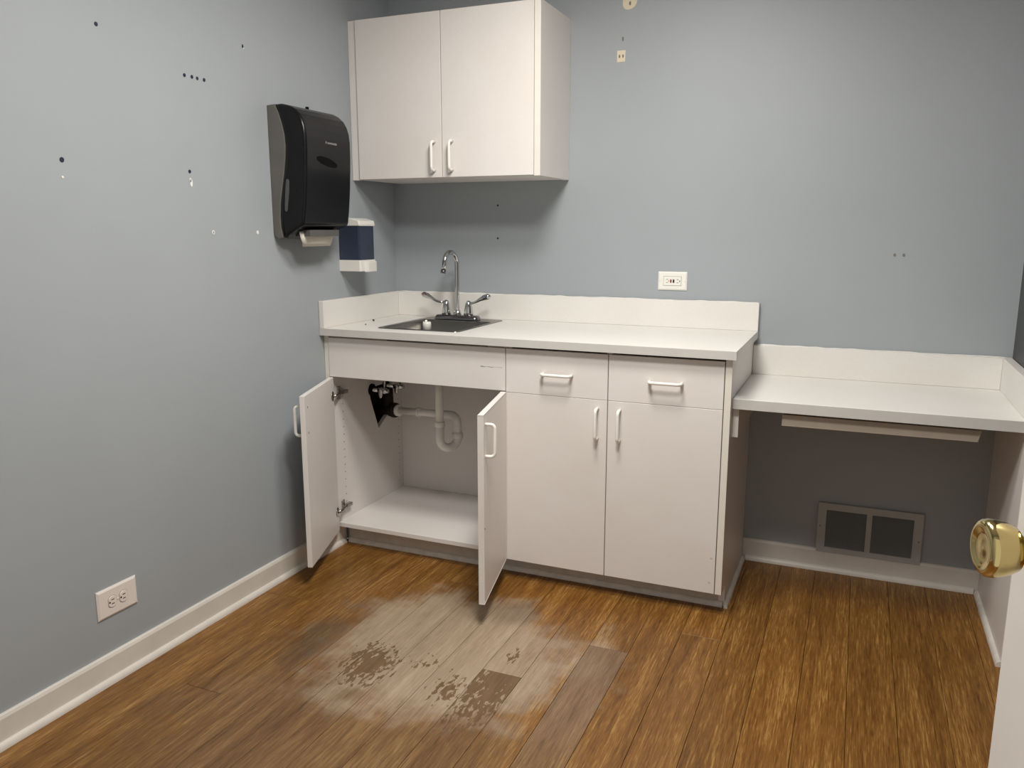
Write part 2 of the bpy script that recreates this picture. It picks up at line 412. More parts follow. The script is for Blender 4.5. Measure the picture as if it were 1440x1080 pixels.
# marks on the back wall
def disc_y(x, z, r, mat, name, rz=None, t=.0016):
    pts = [(x+r*math.cos(a), z+(rz or r)*math.sin(a)) for a in [2*math.pi*i/12 for i in range(12)]]
    return obj(name, prism(pts, 'y', -t, 0, min(.0006, t/2)), mat, wall_b)
for x, z in ((.505, 1.391), (.504, 1.255)): disc_y(x, z, .0042, 'hole', 'screw_hole')
for x, z in ((2.032, 1.203), (2.061, 1.203)): disc_y(x, z, .0042, 'scuff', 'screw_hole', .0055)
disc_y(1.029, 2.004, .004, 'scuff', 'screw_hole', .008)
obj('unpainted_patch', prism([(1.008, 1.921), (1.040, 1.922), (1.041, 1.963), (1.008, 1.963)], 'y', -.0012, 0), 'patch', wall_b, 'small square cream unpainted patch with two screw holes')
for x in (1.0175, 1.0315): disc_y(x, 1.942, .0034, 'scuff', 'screw_hole', .0065, .002)
pts = [(1.026, 2.19), (1.026, 2.125), (1.029, 2.116), (1.036, 2.109), (1.046, 2.106), (1.060, 2.108), (1.072, 2.115), (1.079, 2.125), (1.082, 2.14), (1.082, 2.19)]
obj('unpainted_patch', prism(pts, 'y', -.0012, 0), 'patch', wall_b, 'rounded cream unpainted patch with one screw hole')
disc_y(1.054, 2.128, .004, 'scuff', 'screw_hole', .0075, .002)

# the open door on the right, with its brass knob
th = math.radians(15.5); DE = Vector((2.0890, -2.256, 0)); dt = Vector((math.sin(th), -math.cos(th), 0)); dn = Vector((-math.cos(th), -math.sin(th), 0))
def dpt(a, b, z): q = DE+dt*a-dn*b; return (q.x, q.y, z)
door = tag(bpy.data.objects.new('door_1', None), 'open white door with a brass knob at the right edge', 'door', kind='structure'); COL.objects.link(door)
door.location = DE; WO[door] = DE.copy()
b = bmesh.new(); bmesh.ops.create_cube(b, size=1)
for v in b.verts: v.co = Vector(dpt(.38+v.co.x*.76, .0175+v.co.y*.035, 1.02+v.co.z*2.02))
bmesh.ops.bevel(b, geom=b.edges[:], offset=.0015, segments=2, affect='EDGES')
obj('door_panel', b, 'door', door)
kz = .9945; kb = Vector(dpt(.062, 0, kz))
kn = obj('knob', lathe(kb, dn, [(.010, .011), (.022, .0115), (.026, .016), (.030, .0215), (.038, .0252), (.046, .0272), (.0520, .0278), (.0560, .0272), (.0590, .0250), (.0602, .0222), (.0600, .0195), (.0585, .0165), (.0580, .012), (.0588, .006), (.0590, 0)], 40), 'brass', door, 'polished brass knob')
obj('rosette', lathe(kb, dn, [(0, .033), (.003, .033), (.007, .029), (.009, .020), (.011, .0125), (.012, 0)], 36), 'brass', kn)

# ================================================================ ceiling lamps (out of frame)
for i, (lx, ly) in enumerate(LAMPS):
    t = empty('ceiling_light', (lx, ly, CEIL-.07), ['round flush ceiling light nearer the sink wall', 'round flush ceiling light nearer the doorway'][i], 'ceiling light', 'round ceiling lights')
    obj('lamp_base', lathe((lx, ly, CEIL), (0, 0, -1), [(0, .225), (.030, .225), (.036, .215), (.036, 0)], 32), 'plastic', t)
    obj('diffuser', lathe((lx, ly, CEIL), (0, 0, -1), [(.037, .212), (.055, .206), (.066, .185), (.070, .12), (.071, 0)], 32), 'diff', t)

# ================================================================ handles
def pull(center, along, out, length=.106, stand=.030, r=.0056):
    c, a, o = Vector(center), Vector(along).normalized(), Vector(out).normalized(); h = length/2; q = .013
    pts = [c-a*h, c-a*h+o*(stand-q)]
    for i in range(1, 6):
        t = math.pi/2*i/6; pts.append(c-a*(h-q)-a*q*math.cos(t)+o*(stand-q)+o*q*math.sin(t))
    pts += [c-a*(h-q)+o*stand, c+a*(h-q)+o*stand]
    for i in range(1, 6):
        t = math.pi/2*(1-i/6); pts.append(c+a*(h-q)+a*q*math.cos(t)+o*(stand-q)+o*q*math.sin(t))
    pts += [c+a*h+o*(stand-q), c+a*h]
    return tube(pts, r, 12)

# ================================================================ wall cabinet
U0, U1, U2, U3, UB, UT, UD = .039, .4149, .7938, .8193, 1.4866, 2.0941, .3232
wc = empty('wall_cabinet', (.41, -.16, UB), 'white two-door wall cabinet hung above the sink', 'cabinet')
LW = 'lam'
obj('side_panel', B(.037, .055, -.304, -.001, UB+.002, UT), LW, wc)
obj('end_panel', B(U2+.002, U3, -UD, -.001, UB, UT, .0008), LW, wc)
obj('edge_strip', B(U2+.0022, U3-.0003, -UD-.0006, -UD+.0002, UB+.0004, UT-.0004), 'edge', wc)
obj('bottom_panel', B(.055, U2+.002, -.304, -.001, UB+.002, UB+.020), LW, wc)
obj('top_panel', B(.055, U2+.002, -.304, -.001, UT-.018, UT), LW, wc)
obj('back_panel', B(.055, U2+.002, -.012, -.001, UB+.020, UT-.018), LW, wc)
obj('filler_strip', B(.001, .0365, -.315, -.297, UB+.001, UT, .0006), LW, wc)
for x0, x1, hx in ((U0, U1-.0015, .384), (U1+.0015, U2-.0008, .4605)):
    d = obj('cabinet_door', B(x0, x1, -UD, -UD+.018, UB+.003, UT-.001, .0010), LW, wc)
    obj('handle', pull((hx, -UD, 1.569), (0, 0, 1), (0, -1, 0)), 'pull', d)

# ================================================================ sink base cabinet
sb = empty('sink_cabinet', (.4, -.28, 0), 'white sink base cabinet with both doors swung open', 'cabinet')
FY = DF+.0185
# left side panel with an irregular cut-out for the pipes
hole = [(-.262, .622), (-.278, .600), (-.272, .572), (-.214, .430), (-.165, .462), (-.135, .478), (-.100, .478), (-.085, .500), (-.085, .585), (-.100, .622)]
b = bmesh.new()
outer = [(FY, .0), (-.004, .0), (-.004, ZT+.008), (FY, ZT+.008), (FY, .0795), (TY+.001, .0795), (TY+.001, 0)]
outer = [(TY+.02, .001), (-.004, .001), (-.004, ZT+.008), (FY, ZT+.008), (FY, .081), (TY+.02, .081)]
for X in (.003, .021):
    vo = [b.verts.new((X, *p)) for p in outer]; vh = [b.verts.new((X, *p)) for p in hole]
    es = [b.edges.new((l[i], l[(i+1) % len(l)])) for l in (vo, vh) for i in range(len(l))]
    bmesh.ops.triangle_fill(b, edges=es, use_beauty=True)
    if X == .003: k_o, k_h = vo, vh
    else:
        for l0, l1 in ((k_o, vo), (k_h, vh)):
            for i in range(len(l0)): b.faces.new((l0[i], l0[(i+1) % len(l0)], l1[(i+1) % len(l1)], l1[i]))
obj('side_panel', b, LW, sb)
obj('filler_strip', B(.001, .0205, DF+.003, FY-.0003, .081, ZT+.008, .0005), 'edge', sb)
obj('side_panel', B(.764, .7815, FY, -.004, .081, ZT+.008), LW, sb)
obj('bottom_panel', B(.0215, .7635, FY, -.0165, .089, .107, .0008), LW, sb)
obj('back_panel', B(.0215, .7635, -.016, -.004, .107, ZT+.008), LW, sb)
obj('front_rail', B(.0215, .7635, FY, FY+.018, ZF+.001, ZF+.060), LW, sb)
obj('toe_kick', B(.0265, .782, TY-.001, TY+.017, .001, .0885), 'toe', sb)
ff = obj('false_front', B(XL, S1-.0015, DF, DF+.018, ZF, ZT, .0010), LW, sb)
for i in range(9):
    x = .684+i*.0098; obj('scuff', B(x, x+.0075+.003*random.random(), DF-.0003, DF, .8025+.002*random.random(), .8055+.002*random.random()), 'smudge' if i < 5 else 'faint', ff)
# shelf pin holes: two columns of tiny dark holes
bm = bmesh.new()
for yc in (-.477, -.048):
    for i in range(17):
        z = .145+i*.032; lathe((.0209, yc, z), (1, 0, 0), [(0, .0023), (.0004, .0023), (.0004, 0)], 8, bm)
tag(obj('shelf_pin_holes', bm, 'hole', sb), kind='stuff')

def open_door(ho, hi_, ang, w, name_parent, sgn, hz, handle_out):
    """ho: outer hinge corner (x,y); door runs along direction ang; sgn: side on which the inner face lies"""
    d = Vector((math.cos(ang), math.sin(ang), 0)); n = Vector((-d.y, d.x, 0))*sgn      # n points to the inner face
    o = Vector((ho[0], ho[1], 0)); b = bmesh.new(); bmesh.ops.create_cube(b, size=1)
    for v in b.verts: v.co = o+d*(w/2+v.co.x*w)+n*(.009+v.co.y*.018)+Vector((0, 0, (ZB+ZF-.003)/2+v.co.z*(ZF-.003-ZB)))
    bmesh.ops.bevel(b, geom=b.edges[:], offset=.0010, segments=1, affect='EDGES')
    dr = obj('cabinet_door', b, LW, name_parent)
    obj('handle', pull(o+d*(w-.034)+Vector((0, 0, hz)), (0, 0, 1), -n), 'pull', dr)
    return dr, o, d, n
ldr, o, d, n = open_door((.0195, -.5615), None, math.radians(-70), .3775, sb, 1, .620, None)
for z in (.672, .578):                                     # screw holes of the pull on the inner face
    q = o+d*(.3775-.034)+n*.018; obj('screw_hole', lathe((q.x, q.y, z), n, [(0, .0038), (.0005, .0038), (.0005, 0)], 10), 'scuff', ldr)
def hinge(z, o, d, n, parent, px):
    q = o+n*.018+d*.022; bm = bmesh.new()
    lathe((q.x, q.y, z), n, [(0, .019), (.0015, .019), (.003, .016), (.003, 0)], 20, bm)
    tube([(q+n*.002).to_tuple()[:2]+(z,), (q+n*.014-d*.012).to_tuple()[:2]+(z,), (px+.016, -.522, z), (px+.014, -.500, z)], [.007, .007, .008, .008], 8, bm)
    h = obj('hinge', bm, 'hinge', parent)
    bm = box(bmesh.new(), px, px+.006, -.515, -.497, z-.027, z+.027, .0015); box(bm, px+.003, px+.020, -.518, -.462, z-.0075, z+.0075, .002)
    obj('hinge_arm', bm, 'hinge', h)
hinge(.645, o, d, n, ldr, .0215); hinge(.165, o, d, n, ldr, .0215)
rdr, o, d, n = open_door((.7850, -.5640), None, math.radians(-77.3), .3775, sb, -1, .628, None)
for (a, z) in ((.36, .335), (.365, .338)):
    q = o+d*a; obj('scuff', lathe((q.x, q.y, z), -n, [(0, .003), (.0004, .003), (.0004, 0)], 8), 'scuff', rdr)

# ================================================================ drawer base cabinet
db = empty('drawer_cabinet', (1.18, -.28, 0), 'white base cabinet with two drawers over two closed doors', 'cabinet')
obj('side_panel', B(.7832, .801, FY, -.004, .081, ZT+.008), LW, db)
obj('end_panel', prism([(DF, .0795), (DF, CT-CTH-.0008), (-.002, CT-CTH-.0008), (-.002, .001), (TY-.0005, .001), (TY-.0005, .0795)], 'x', XR+.002, XP, .0006), LW, db)
obj('edge_strip', B(XR+.0023, XP-.0003, DF-.0007, DF+.0002, .0805, CT-CTH-.0012), 'edge', db)
obj('bottom_panel', B(.8015, XR+.001, FY, -.0165, .089, .107), LW, db)
obj('back_panel', B(.8015, XR+.001, -.016, -.004, .107, ZT+.008), LW, db)
obj('divider_panel', B(S2-.009, S2+.009, FY, -.0165, .1075, ZT+.008), LW, db)
obj('toe_kick', B(.7825, XR+.0015, TY-.001, TY+.017, .001, .0885), 'toe', db)
for x0, x1, hx, lab in ((S1+.0015, S2-.0015, .980, 'left'), (S2+.0015, XR-.0008, 1.361, 'right')):
    f = obj('drawer_front', B(x0, x1, DF, DF+.018, ZD+.0006, ZT, .0010), LW, db)
    obj('handle', pull((hx, DF, .7945), (1, 0, 0), (0, -1, 0)), 'pull', f)
for x0, x1, hx in ((S1+.0015, S2-.0015, 1.1285), (S2+.0015, XR-.0008, 1.2075)):
    f = obj('cabinet_door', B(x0, x1, DF, DF+.018, ZB, ZD-.0006, .0010), LW, db)
    obj('handle', pull((hx, DF, .634), (0, 0, 1), (0, -1, 0)), 'pull', f)
    if x0 > 1:
        for x, z in ((1.535, .205), (1.532, .118)): obj('scuff', B(x-.004, x+.004, DF-.0003, DF, z-.003, z+.003), 'faint', f)

# ================================================================ countertop
SX0, SX1, SY0, SY1 = .204, .560, -.498, -.062              # sink rim
ct = empty('countertop', (.79, -.29, CT-CTH), 'white laminate countertop with back and side splash', 'countertop')
hx0, hx1, hy0, hy1 = SX0+.016, SX1-.016, SY0+.016, SY1-.016
b = bmesh.new(); xs = [.0015, hx0, hx1, 1.5865]; ys = [-CDEP, hy0, hy1, -.0015]; e = .0012
gt = {}
for z in (CT-CTH, CT):
    for i, x in enumerate(xs):
        for j, y in enumerate(ys): gt[i, j, z] = b.verts.new((x, y, z))
for i in range(3):
    for j in range(3):
        if (i, j) == (1, 1): continue
        for z in (CT-CTH, CT): b.faces.new([gt[i, j, z], gt[i+1, j, z], gt[i+1, j+1, z], gt[i, j+1, z]])
def wl(a, c): b.faces.new([gt[(*a, CT-CTH)], gt[(*c, CT-CTH)], gt[(*c, CT)], gt[(*a, CT)]])
for i in range(3): wl((i, 0), (i+1, 0)); wl((i, 3), (i+1, 3)); wl((0, i), (0, i+1)); wl((3, i), (3, i+1))
wl((1, 1), (2, 1)); wl((1, 2), (2, 2)); wl((1, 1), (1, 2)); wl((2, 1), (2, 2))
obj('worktop', b, 'ctop', ct)
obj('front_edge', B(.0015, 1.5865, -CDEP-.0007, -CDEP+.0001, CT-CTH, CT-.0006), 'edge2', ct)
SPH = .1055
obj('backsplash', B(.0235, 1.5865, -.0225, -.0015, CT+.0002, CT+SPH, .0012), 'ctop', ct)
obj('side_splash', B(.0015, .0232, -CDEP+.001, -.0015, CT+.0002, CT+SPH, .0012), 'ctop', ct)

def caulk(x0, x1, y, z, parent):
    n = int((x1-x0)/.03); pts = []; rd = []
    for i in range(n+1): pts.append((x0+(x1-x0)*i/n, y, z+random.uniform(-.0008, .0012))); rd.append(random.uniform(.0016, .0036))
    obj('caulk_bead', tube(pts, rd, 8), 'ctop', parent)
caulk(.026, 1.582, -.004, CT+SPH, ct)
# ================================================================ sink
sk = empty('sink', (.38, -.28, .77), 'square stainless steel bar sink set into the countertop', 'sink')
z = CT
b = loft([rrect(SX0, SX1, SY0, SY1, .022, z+.0004), rrect(SX0+.001, SX1-.001, SY0+.001, SY1-.001, .021, z+.0026), rrect(SX0+.004, SX1-.004, SY0+.004, SY1-.004, .019, z+.0034),
          rrect(SX0+.013, SX1-.013, SY0+.013, SY1-.013, .020, z+.0024), rrect(SX0+.017, SX1-.017, SY0+.017, SY1-.082, .022, z+.0014), ])
obj('rim', b, 'steel', sk)
b = loft([rrect(SX0+.017, SX1-.017, SY0+.017, SY1-.082, .022, z+.0014), rrect(SX0+.021, SX1-.021, SY0+.021, SY1-.086, .024, z-.004), rrect(SX0+.026, SX1-.026, SY0+.026, SY1-.090, .028, z-.12),
          rrect(SX0+.034, SX1-.034, SY0+.034, SY1-.098, .03, z-.140), rrect(SX0+.06, SX1-.06, SY0+.06, SY1-.12, .03, z-.146)], cap_end=True)
obj('basin', b, 'steel', sk)
obj('drain', lathe((.372, -.30, z-.1465), (0, 0, 1), [(0, .040), (.002, .040), (.003, .035), (.0015, .026), (.001, 0)], 28), 'chrome', sk)

# ================================================================ faucet
FX, FYY = .363, -.108; fz = CT+.0036
fc = empty('faucet', (FX, FYY, fz), 'chrome gooseneck faucet with two wing lever handles', 'faucet')
b = loft([rrect(FX-.104, FX+.104, FYY-.027, FYY+.027, .020, fz), rrect(FX-.104, FX+.104, FYY-.027, FYY+.027, .020, fz+.006), rrect(FX-.096, FX+.096, FYY-.021, FYY+.021, .016, fz+.016), rrect(FX-.088, FX+.088, FYY-.016, FYY+.016, .012, fz+.0175)], cap_end=True)
obj('base_plate', b, 'dchrome', fc)
pz = fz+.0172; zc = 1.153; rr_ = .046
path = [(FX, FYY, pz), (FX, FYY, pz+.02), (FX, FYY, zc-.06), (FX, FYY, zc)]
path += [(FX-.005*(1-math.cos(t)), FYY-rr_+rr_*math.cos(t), zc+rr_*math.sin(t)) for t in [math.pi*i/16 for i in range(1, 16)]]
path += [(FX-.010, FYY-2*rr_-.001, zc-.004), (FX-.011, FYY-2*rr_-.006, zc-.026)]
sp_ = obj('spout', tube(path, .0096, 18), 'chrome', fc)
obj('spout_collar', lathe((FX, FYY, pz-.001), (0, 0, 1), [(0, .0165), (.010, .0165), (.014, .0145), (.022, .0125), (.024, .009)], 24), 'chrome', sp_)
obj('aerator', tube([(FX-.0112, FYY-2*rr_-.0062, zc-.024), (FX-.012, FYY-2*rr_-.0095, zc-.038)], .0108, 16), 'dchrome', sp_)
for s, dot in ((-1, 'redd'), (1, 'blue')):
    hx = FX+s*.0525
    tw = obj('handle', lathe((hx, FYY, pz-.001), (0, 0, 1), [(0, .0205), (.012, .0200), (.030, .0175), (.048, .0135), (.058, .0100), (.063, .0055), (.064, 0)], 24), 'chrome', fc)
    lp = [(hx+s*.004, FYY-.004, pz+.054), (hx+s*.022, FYY-.010, pz+.053), (hx+s*.042, FYY-.014, pz+.059), (hx+s*.062, FYY-.016, pz+.070), (hx+s*.082, FYY-.016, pz+.079), (hx+s*.100, FYY-.016, pz+.084), (hx+s*.108, FYY-.016, pz+.087)]
    obj('lever', tube(lp, [.0052, .0048, .0050, .0075, .0115, .0120, .0055], 14), 'chrome', tw)
    obj('temperature_dot', lathe((hx+s*.094, FYY-.0275, pz+.0825), (0, -1, 0), [(0, .0042), (.0012, .004), (.0018, 0)], 14), dot, tw)

# white capped tube standing in the basin, crumbs on the counter
t = empty('white_bottle', (.338, -.33, CT-.1455), 'small white capped tube standing in the steel sink', 'bottle')
BX, BY = .338, -.33
obj('tube_body', lathe((BX, BY, CT-.1430), (0, 0, 1), [(0, .0150), (.004, .0160), (.116, .0160), (.120, .0150), (.120, 0)], 24), 'plastic', t)
obj('cap', lathe((BX, BY, CT-.0230), (0, 0, 1), [(0, .0172), (.030, .0172), (.036, .0155), (.0365, 0)], 24), 'gfci', t)
for (x, y, r, lab) in ((.060, -.289, .0065, 'larger dark crumb on the counter left of the sink'), (.108, -.422, .004, 'tiny dark crumb on the counter near the sink corner')):
    b = bmesh.new(); bmesh.ops.create_icosphere(b, subdivisions=1, radius=r)
    for v in b.verts: v.co = Vector((x+v.co.x*.8, y+v.co.y*random.uniform(.7, 1.2), CT+.0001+r*.7+v.co.z*.7*random.uniform(.85, 1)))
    zmin = min(v.co.z for v in b.verts)
    for v in b.verts: v.co.z += CT+.0002-zmin
    tag(obj('crumb', b, 'crumb'), lab, 'crumb', 'crumbs on the counter')

# ================================================================ plumbing under the sink
TX, TYY = .372, -.30
dt_ = empty('drain_trap', (TX, TYY, .38), 'white plastic drain trap under the sink', 'pipe')
obj('tailpiece', tube([(TX, TYY, .7655), (TX, TYY, .5)], .0168, 18), 'pvc', dt_)
ud = Vector((.052, .070, 0)).normalized(); ur = .041; zu = .436
ax0 = Vector((TX, TYY, 0)); ctr = ax0+ud*ur+Vector((0, 0, zu))
u_pts = [Vector((TX, TYY, .505)), Vector((TX, TYY, zu+.01))]+[ctr-ud*ur*math.cos(t)-Vector((0, 0, 1))*ur*math.sin(t) for t in [math.pi*i/14 for i in range(15)]]
end = ctr+ud*ur; u_pts += [end+Vector((0, 0, .012))]
obj('u_bend', tube(u_pts, .0178, 18), 'pvc', dt_)
obj('slip_nut', lathe((TX, TYY, .490), (0, 0, 1), [(0, .0215), (.018, .0215), (.024, .018), (.024, 0)], 12), 'pvc', dt_)
obj('slip_nut', lathe((end.x, end.y, zu-.004), (0, 0, 1), [(0, .0235), (.020, .0235), (.026, .018), (.026, 0)], 12), 'pvc', dt_)
SXs, SYs, SZs = .085, -.150, .503                              # mouth of the wall stub
za = .528; armdir = (Vector((SXs, SYs, SZs))-Vector((end.x, end.y, za))).normalized()
el = [end+Vector((0, 0, .01)), end+Vector((0, 0, za-zu-.034-.012))]
c0 = end+Vector((0, 0, za-zu-.036))
for i in range(1, 9):
    t = math.pi/2*i/8; el.append(c0+armdir*.036*(1-math.cos(t))+Vector((0, 0, 1))*.036*math.sin(t))
a_st = el[-1]; st = Vector((SXs, SYs, SZs)); el.append(a_st+(st-a_st)*.12)
obj('elbow', tube(el, .0178, 18), 'pvc', dt_)
obj('trap_arm', tube([a_st+(st-a_st)*.08, st], .0156, 18), 'pvc', dt_)
ad = (st-a_st).normalized()
for f in (.20, .60): q = a_st+(st-a_st)*f; obj('slip_nut', lathe(q-ad*.009, ad, [(0, .018), (.002, .0215), (.016, .0215), (.018, .0185)], 12), 'pvc', dt_)
obj('slip_nut', lathe(st-ad*.010, ad, [(0, .0185), (.002, .0265), (.016, .0265), (.020, .020)], 12), 'pvc', dt_)
dp = empty('drain_stub', (.0, SYs, SZs), 'dark rusty iron drain stub in the cabinet wall cut-out', 'pipe')
sd = ad
p0 = st+ad*.012
obj('stub_pipe', tube([p0, p0+sd*.04, Vector((-.08, SYs-.01, SZs-.012))], .022, 18), 'iron', dp)
obj('hub', lathe(p0, sd, [(0, .026), (.003, .033), (.018, .034), (.024, .028), (.024, 0)], 18), 'iron', dp)
obj('hub_collar', lathe(p0+sd*.024, sd, [(0, .028), (.004, .030), (.014, .030), (.018, .023)], 18), 'iron', dp)
obj('vent_riser', tube([p0+sd*.05, p0+sd*.052+Vector((0, 0, .05)), p0+sd*.054+Vector((0, .0, .095))], .024, 16), 'iron', dp)
for i, (vy, vx, vz, lab) in enumerate(((-.262, .085, .612, 'chrome shut-off valve nearer the cabinet doors under the sink'), (-.150, .095, .612, 'chrome shut-off valve nearer the back wall under the sink'))):
    v_ = empty('shutoff_valve', (.0, vy, vz-.02), lab, 'valve', 'sink shut-off valves')
    obj('escutcheon', lathe((.0215, vy, vz), (1, 0, 0), [(0, .027), (.006, .026), (.010, .016), (.010, 0)], 22), 'mblack', v_)
    obj('supply_pipe', tube([(-.05, vy, vz), (vx-.02, vy, vz)], .0080, 12), 'chrome', v_)
    obj('valve_body', lathe((vx-.028, vy, vz), (1, 0, 0), [(0, .011), (.012, .011), (.013, .013), (.035, .013), (.037, .010), (.048, .009), (.048, 0)], 16), 'chrome', v_)
    b = lathe((0, 0, 0), (0, -1, 0), [(0, .004), (.018, .004), (.020, .012), (.027, .013), (.030, .009), (.030, 0)], 20)
    for q in b.verts: q.co = Vector((vx+q.co.x*.72, vy-.010+q.co.y*.8, vz-.004+q.co.z*1.75))
    obj('oval_handle', b, 'chrome', v_)
    obj('supply_line', tube([(vx, vy, vz+.008), (vx+.004, vy, vz+.05), (.14+.10*i, -.16, .70), (FX+(-.052 if i == 0 else .052), FYY, .84)], .0052, 10), 'chrome', v_)

# ================================================================ desk
dk = empty('desk', (2.0, -.26, 0), 'built-in white laminate desk in the right corner', 'desk')
PX = R_-.0262
obj('desktop', B(XP+.0008, R_-.0015, -DD, -.0015, DH-DTH, DH, .0010), 'ctop', dk)
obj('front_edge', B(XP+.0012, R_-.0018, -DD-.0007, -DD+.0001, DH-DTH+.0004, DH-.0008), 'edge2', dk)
obj('backsplash', B(XP+.0010, R_-.0302, -.0225, -.0015, DH+.0002, DH+.1103, .0012), 'ctop', dk)
obj('side_splash', B(R_-.0300, R_-.0015, -DD+.001, -.0015, DH+.0002, DH+.1103, .0012), 'ctop', dk)
caulk(XP+.006, R_-.006, -.004, DH+.1103, dk)
obj('support_panel', B(PX, R_-.0015, -.5505, -.0015, .001, DH-DTH-.0003, .0008), 'lam', dk)
obj('cleat', B(XP+.0006, XP+.0195, -.500, -.0015, .616, DH-DTH-.0003, .0008), 'lam', dk)
f = obj('drawer_front', prism([(1.7280, .6700), (2.2820, .6725), (2.2900, .7085), (1.7280, .7075)], 'y', -.505, -.489, .0010), 'tan', dk, 'tan pencil drawer front')
obj('drawer_tray', B(1.735, 2.276, -.489, -.08, .675, .702), 'tan', dk)
for x in (1.727, 2.277): obj('drawer_rail', B(x, x+.007, -.488, -.09, .676, DH-DTH-.0003), 'hinge', dk)

# ================================================================ return-air vent
VX0, VX1, VZ0, VZ1 = 1.8455, 2.2055, .0777, .2718
vt = empty('air_vent', (2.025, -.01, VZ0), 'grey painted air vent low on the wall under the desk', 'vent')
b = bmesh.new(); fr = (VX0+.0295, 2.0155, 2.0345, VX1-.0310); zz0, zz1 = VZ0+.0200, VZ1-.0260
t0, t1 = -.0150, -.0125
xsv = [VX0, fr[0], fr[1], fr[2], fr[3], VX1]; zsv = [VZ0, zz0, zz1, VZ1]
for (x0, x1, z0, z1) in ((VX0, VX1, VZ0, zz0), (VX0, VX1, zz1, VZ1), (VX0, fr[0], zz0, zz1), (fr[1], fr[2], zz0, zz1), (fr[3], VX1, zz0, zz1)):
    box(b, x0, x1, t0, t1, z0, z1)
for q in ((VX0, VX0+.0015, VZ0, VZ1), (VX1-.0015, VX1, VZ0, VZ1), (VX0, VX1, VZ0, VZ0+.0015), (VX0, VX1, VZ1-.0015, VZ1)): box(b, q[0], q[1], t1, -.0003 if q[2] > .08 else -.0121, q[2], q[3])
obj('frame', b, 'vent', vt)
b = box(bmesh.new(), VX0+.01, VX1-.01, -.0022, -.0006, .0862, VZ1-.01); obj('back_plate', b, 'vshade', vt)
proto = {}
N = 17
for bank, (a0, a1) in enumerate(((fr[0], fr[1]), (fr[2], fr[3]))):
    for i in range(N):
        z = zz0+(i+.5)*(zz1-zz0)/N
        if bank not in proto:
            b = prism([(-.0135, z-.0042), (-.0130, z-.0046), (-.0035, z+.0028), (-.0040, z+.0034)], 'x', a0-.001, a1+.001)
            proto[bank] = (obj('slat', b, 'vshade', vt), z)
        else: copy(proto[bank][0], vt, (0, 0, z-proto[bank][1]))
for x, z in ((VX0+.010, .18), (VX1-.011, .165)): obj('screw', lathe((x, t0, z), (0, -1, 0), [(0, .0035), (.001, .003), (.0012, 0)], 10), 'vshade', vt)

# ================================================================ outlets
ou = empty('wall_outlet', (0, -1.606, .193), 'white duplex outlet with a wide plate low on left wall', 'outlet')
OY0, OY1, OZ0, OZ1 = -1.6744, -1.5368, .1933, .2812
def plate_x(y0, y1, z0, z1, t, c):
    return loft([[(0.0003, y0, z0), (0.0003, y1, z0), (0.0003, y1, z1), (0.0003, y0, z1)], [(t*.45, y0, z0), (t*.45, y1, z0), (t*.45, y1, z1), (t*.45, y0, z1)],
                 [(t, y0+c, z0+c), (t, y1-c, z0+c), (t, y1-c, z1-c), (t, y0+c, z1-c)]], cap_end=True, smooth=False)
obj('cover_plate', plate_x(OY0, OY1, OZ0, OZ1, .0065, .006), 'plate', ou)
oc = (OY0+OY1)/2; oz = (OZ0+OZ1)/2
for s in (-1, 1):
    cy = oc+s*.0195
    pts = []
    for i in range(20):
        a = 2*math.pi*i/20; y = .0172*math.cos(a); zq = .0172*math.sin(a); y = max(-.0142, min(.0142, y)); pts.append((cy+y, oz+zq))
    rc = obj('receptacle', prism(pts, 'x', .0060, .0085, .0008), 'plate', ou)
    obj('socket_ring', prism([(cy+(q[0]-cy)*1.07, oz+(q[1]-oz)*1.07) for q in pts], 'x', .0058, .0068), 'scuff', rc)
    for zq in (-.0062, .0062): obj('slot', B(.0080, .0087, cy-.0045, cy+.0050, oz+zq-.0013, oz+zq+.0013), 'hole', rc)
    obj('ground_slot', lathe((.0080, cy-.0105, oz), (1, 0, 0), [(0, .0029), (.0008, .0029), (.0008, 0)], 10), 'hole', rc)
obj('screw', lathe((.0063, oc, oz), (1, 0, 0), [(0, .0032), (.0012, .0028), (.0014, 0)], 12), 'plate', ou)

gf = empty('gfci_outlet', (1.253, 0, 1.0575), 'white ground fault outlet on the back wall above counter', 'outlet')
GX0, GX1, GZ0, GZ1 = 1.1965, 1.3100, 1.0575, 1.1295
b = loft([[(GX0, -.0003, GZ0), (GX1, -.0003, GZ0), (GX1, -.0003, GZ1), (GX0, -.0003, GZ1)], [(GX0, -.003, GZ0), (GX1, -.003, GZ0), (GX1, -.003, GZ1), (GX0, -.003, GZ1)],
          [(GX0+.005, -.0065, GZ0+.005), (GX1-.005, -.0065, GZ0+.005), (GX1-.005, -.0065, GZ1-.005), (GX0+.005, -.0065, GZ1-.005)]], cap_end=True, smooth=False)
obj('cover_plate', b, 'gfci', gf)
gx, gz = (GX0+GX1)/2, (GZ0+GZ1)/2
obj('insert_gap', B(gx-.0352, gx+.0352, -.0070, -.0064, gz-.0182, gz+.0182), 'scuff', gf)
ins = obj('receptacle_insert', B(gx-.0342, gx+.0342, -.0085, -.0066, gz-.0172, gz+.0172, .0010), 'gfci', gf)
for x, mt, w in ((gx-.0058, 'red', .0030), (gx+.0050, 'blk', .0032)): obj('button', B(x-w, x+w, -.0105, -.0084, gz-.0062, gz+.0062, .0006), mt, ins)
obj('indicator', B(gx-.0160, gx-.0132, -.0090, -.0084, gz-.003, gz+.003), 'redd', ins)
for s in (-1, 1):
    for zq in (-.0062, .0062): obj('slot', B(gx+s*.0205-.0035, gx+s*.0205+.0035, -.0088, -.0084, gz+zq-.0011, gz+zq+.0011), 'scuff', ins)
obj('ground_slot', B(gx+.0275, gx+.0305, -.0088, -.0084, gz-.0028, gz+.0028), 'hole', ins)
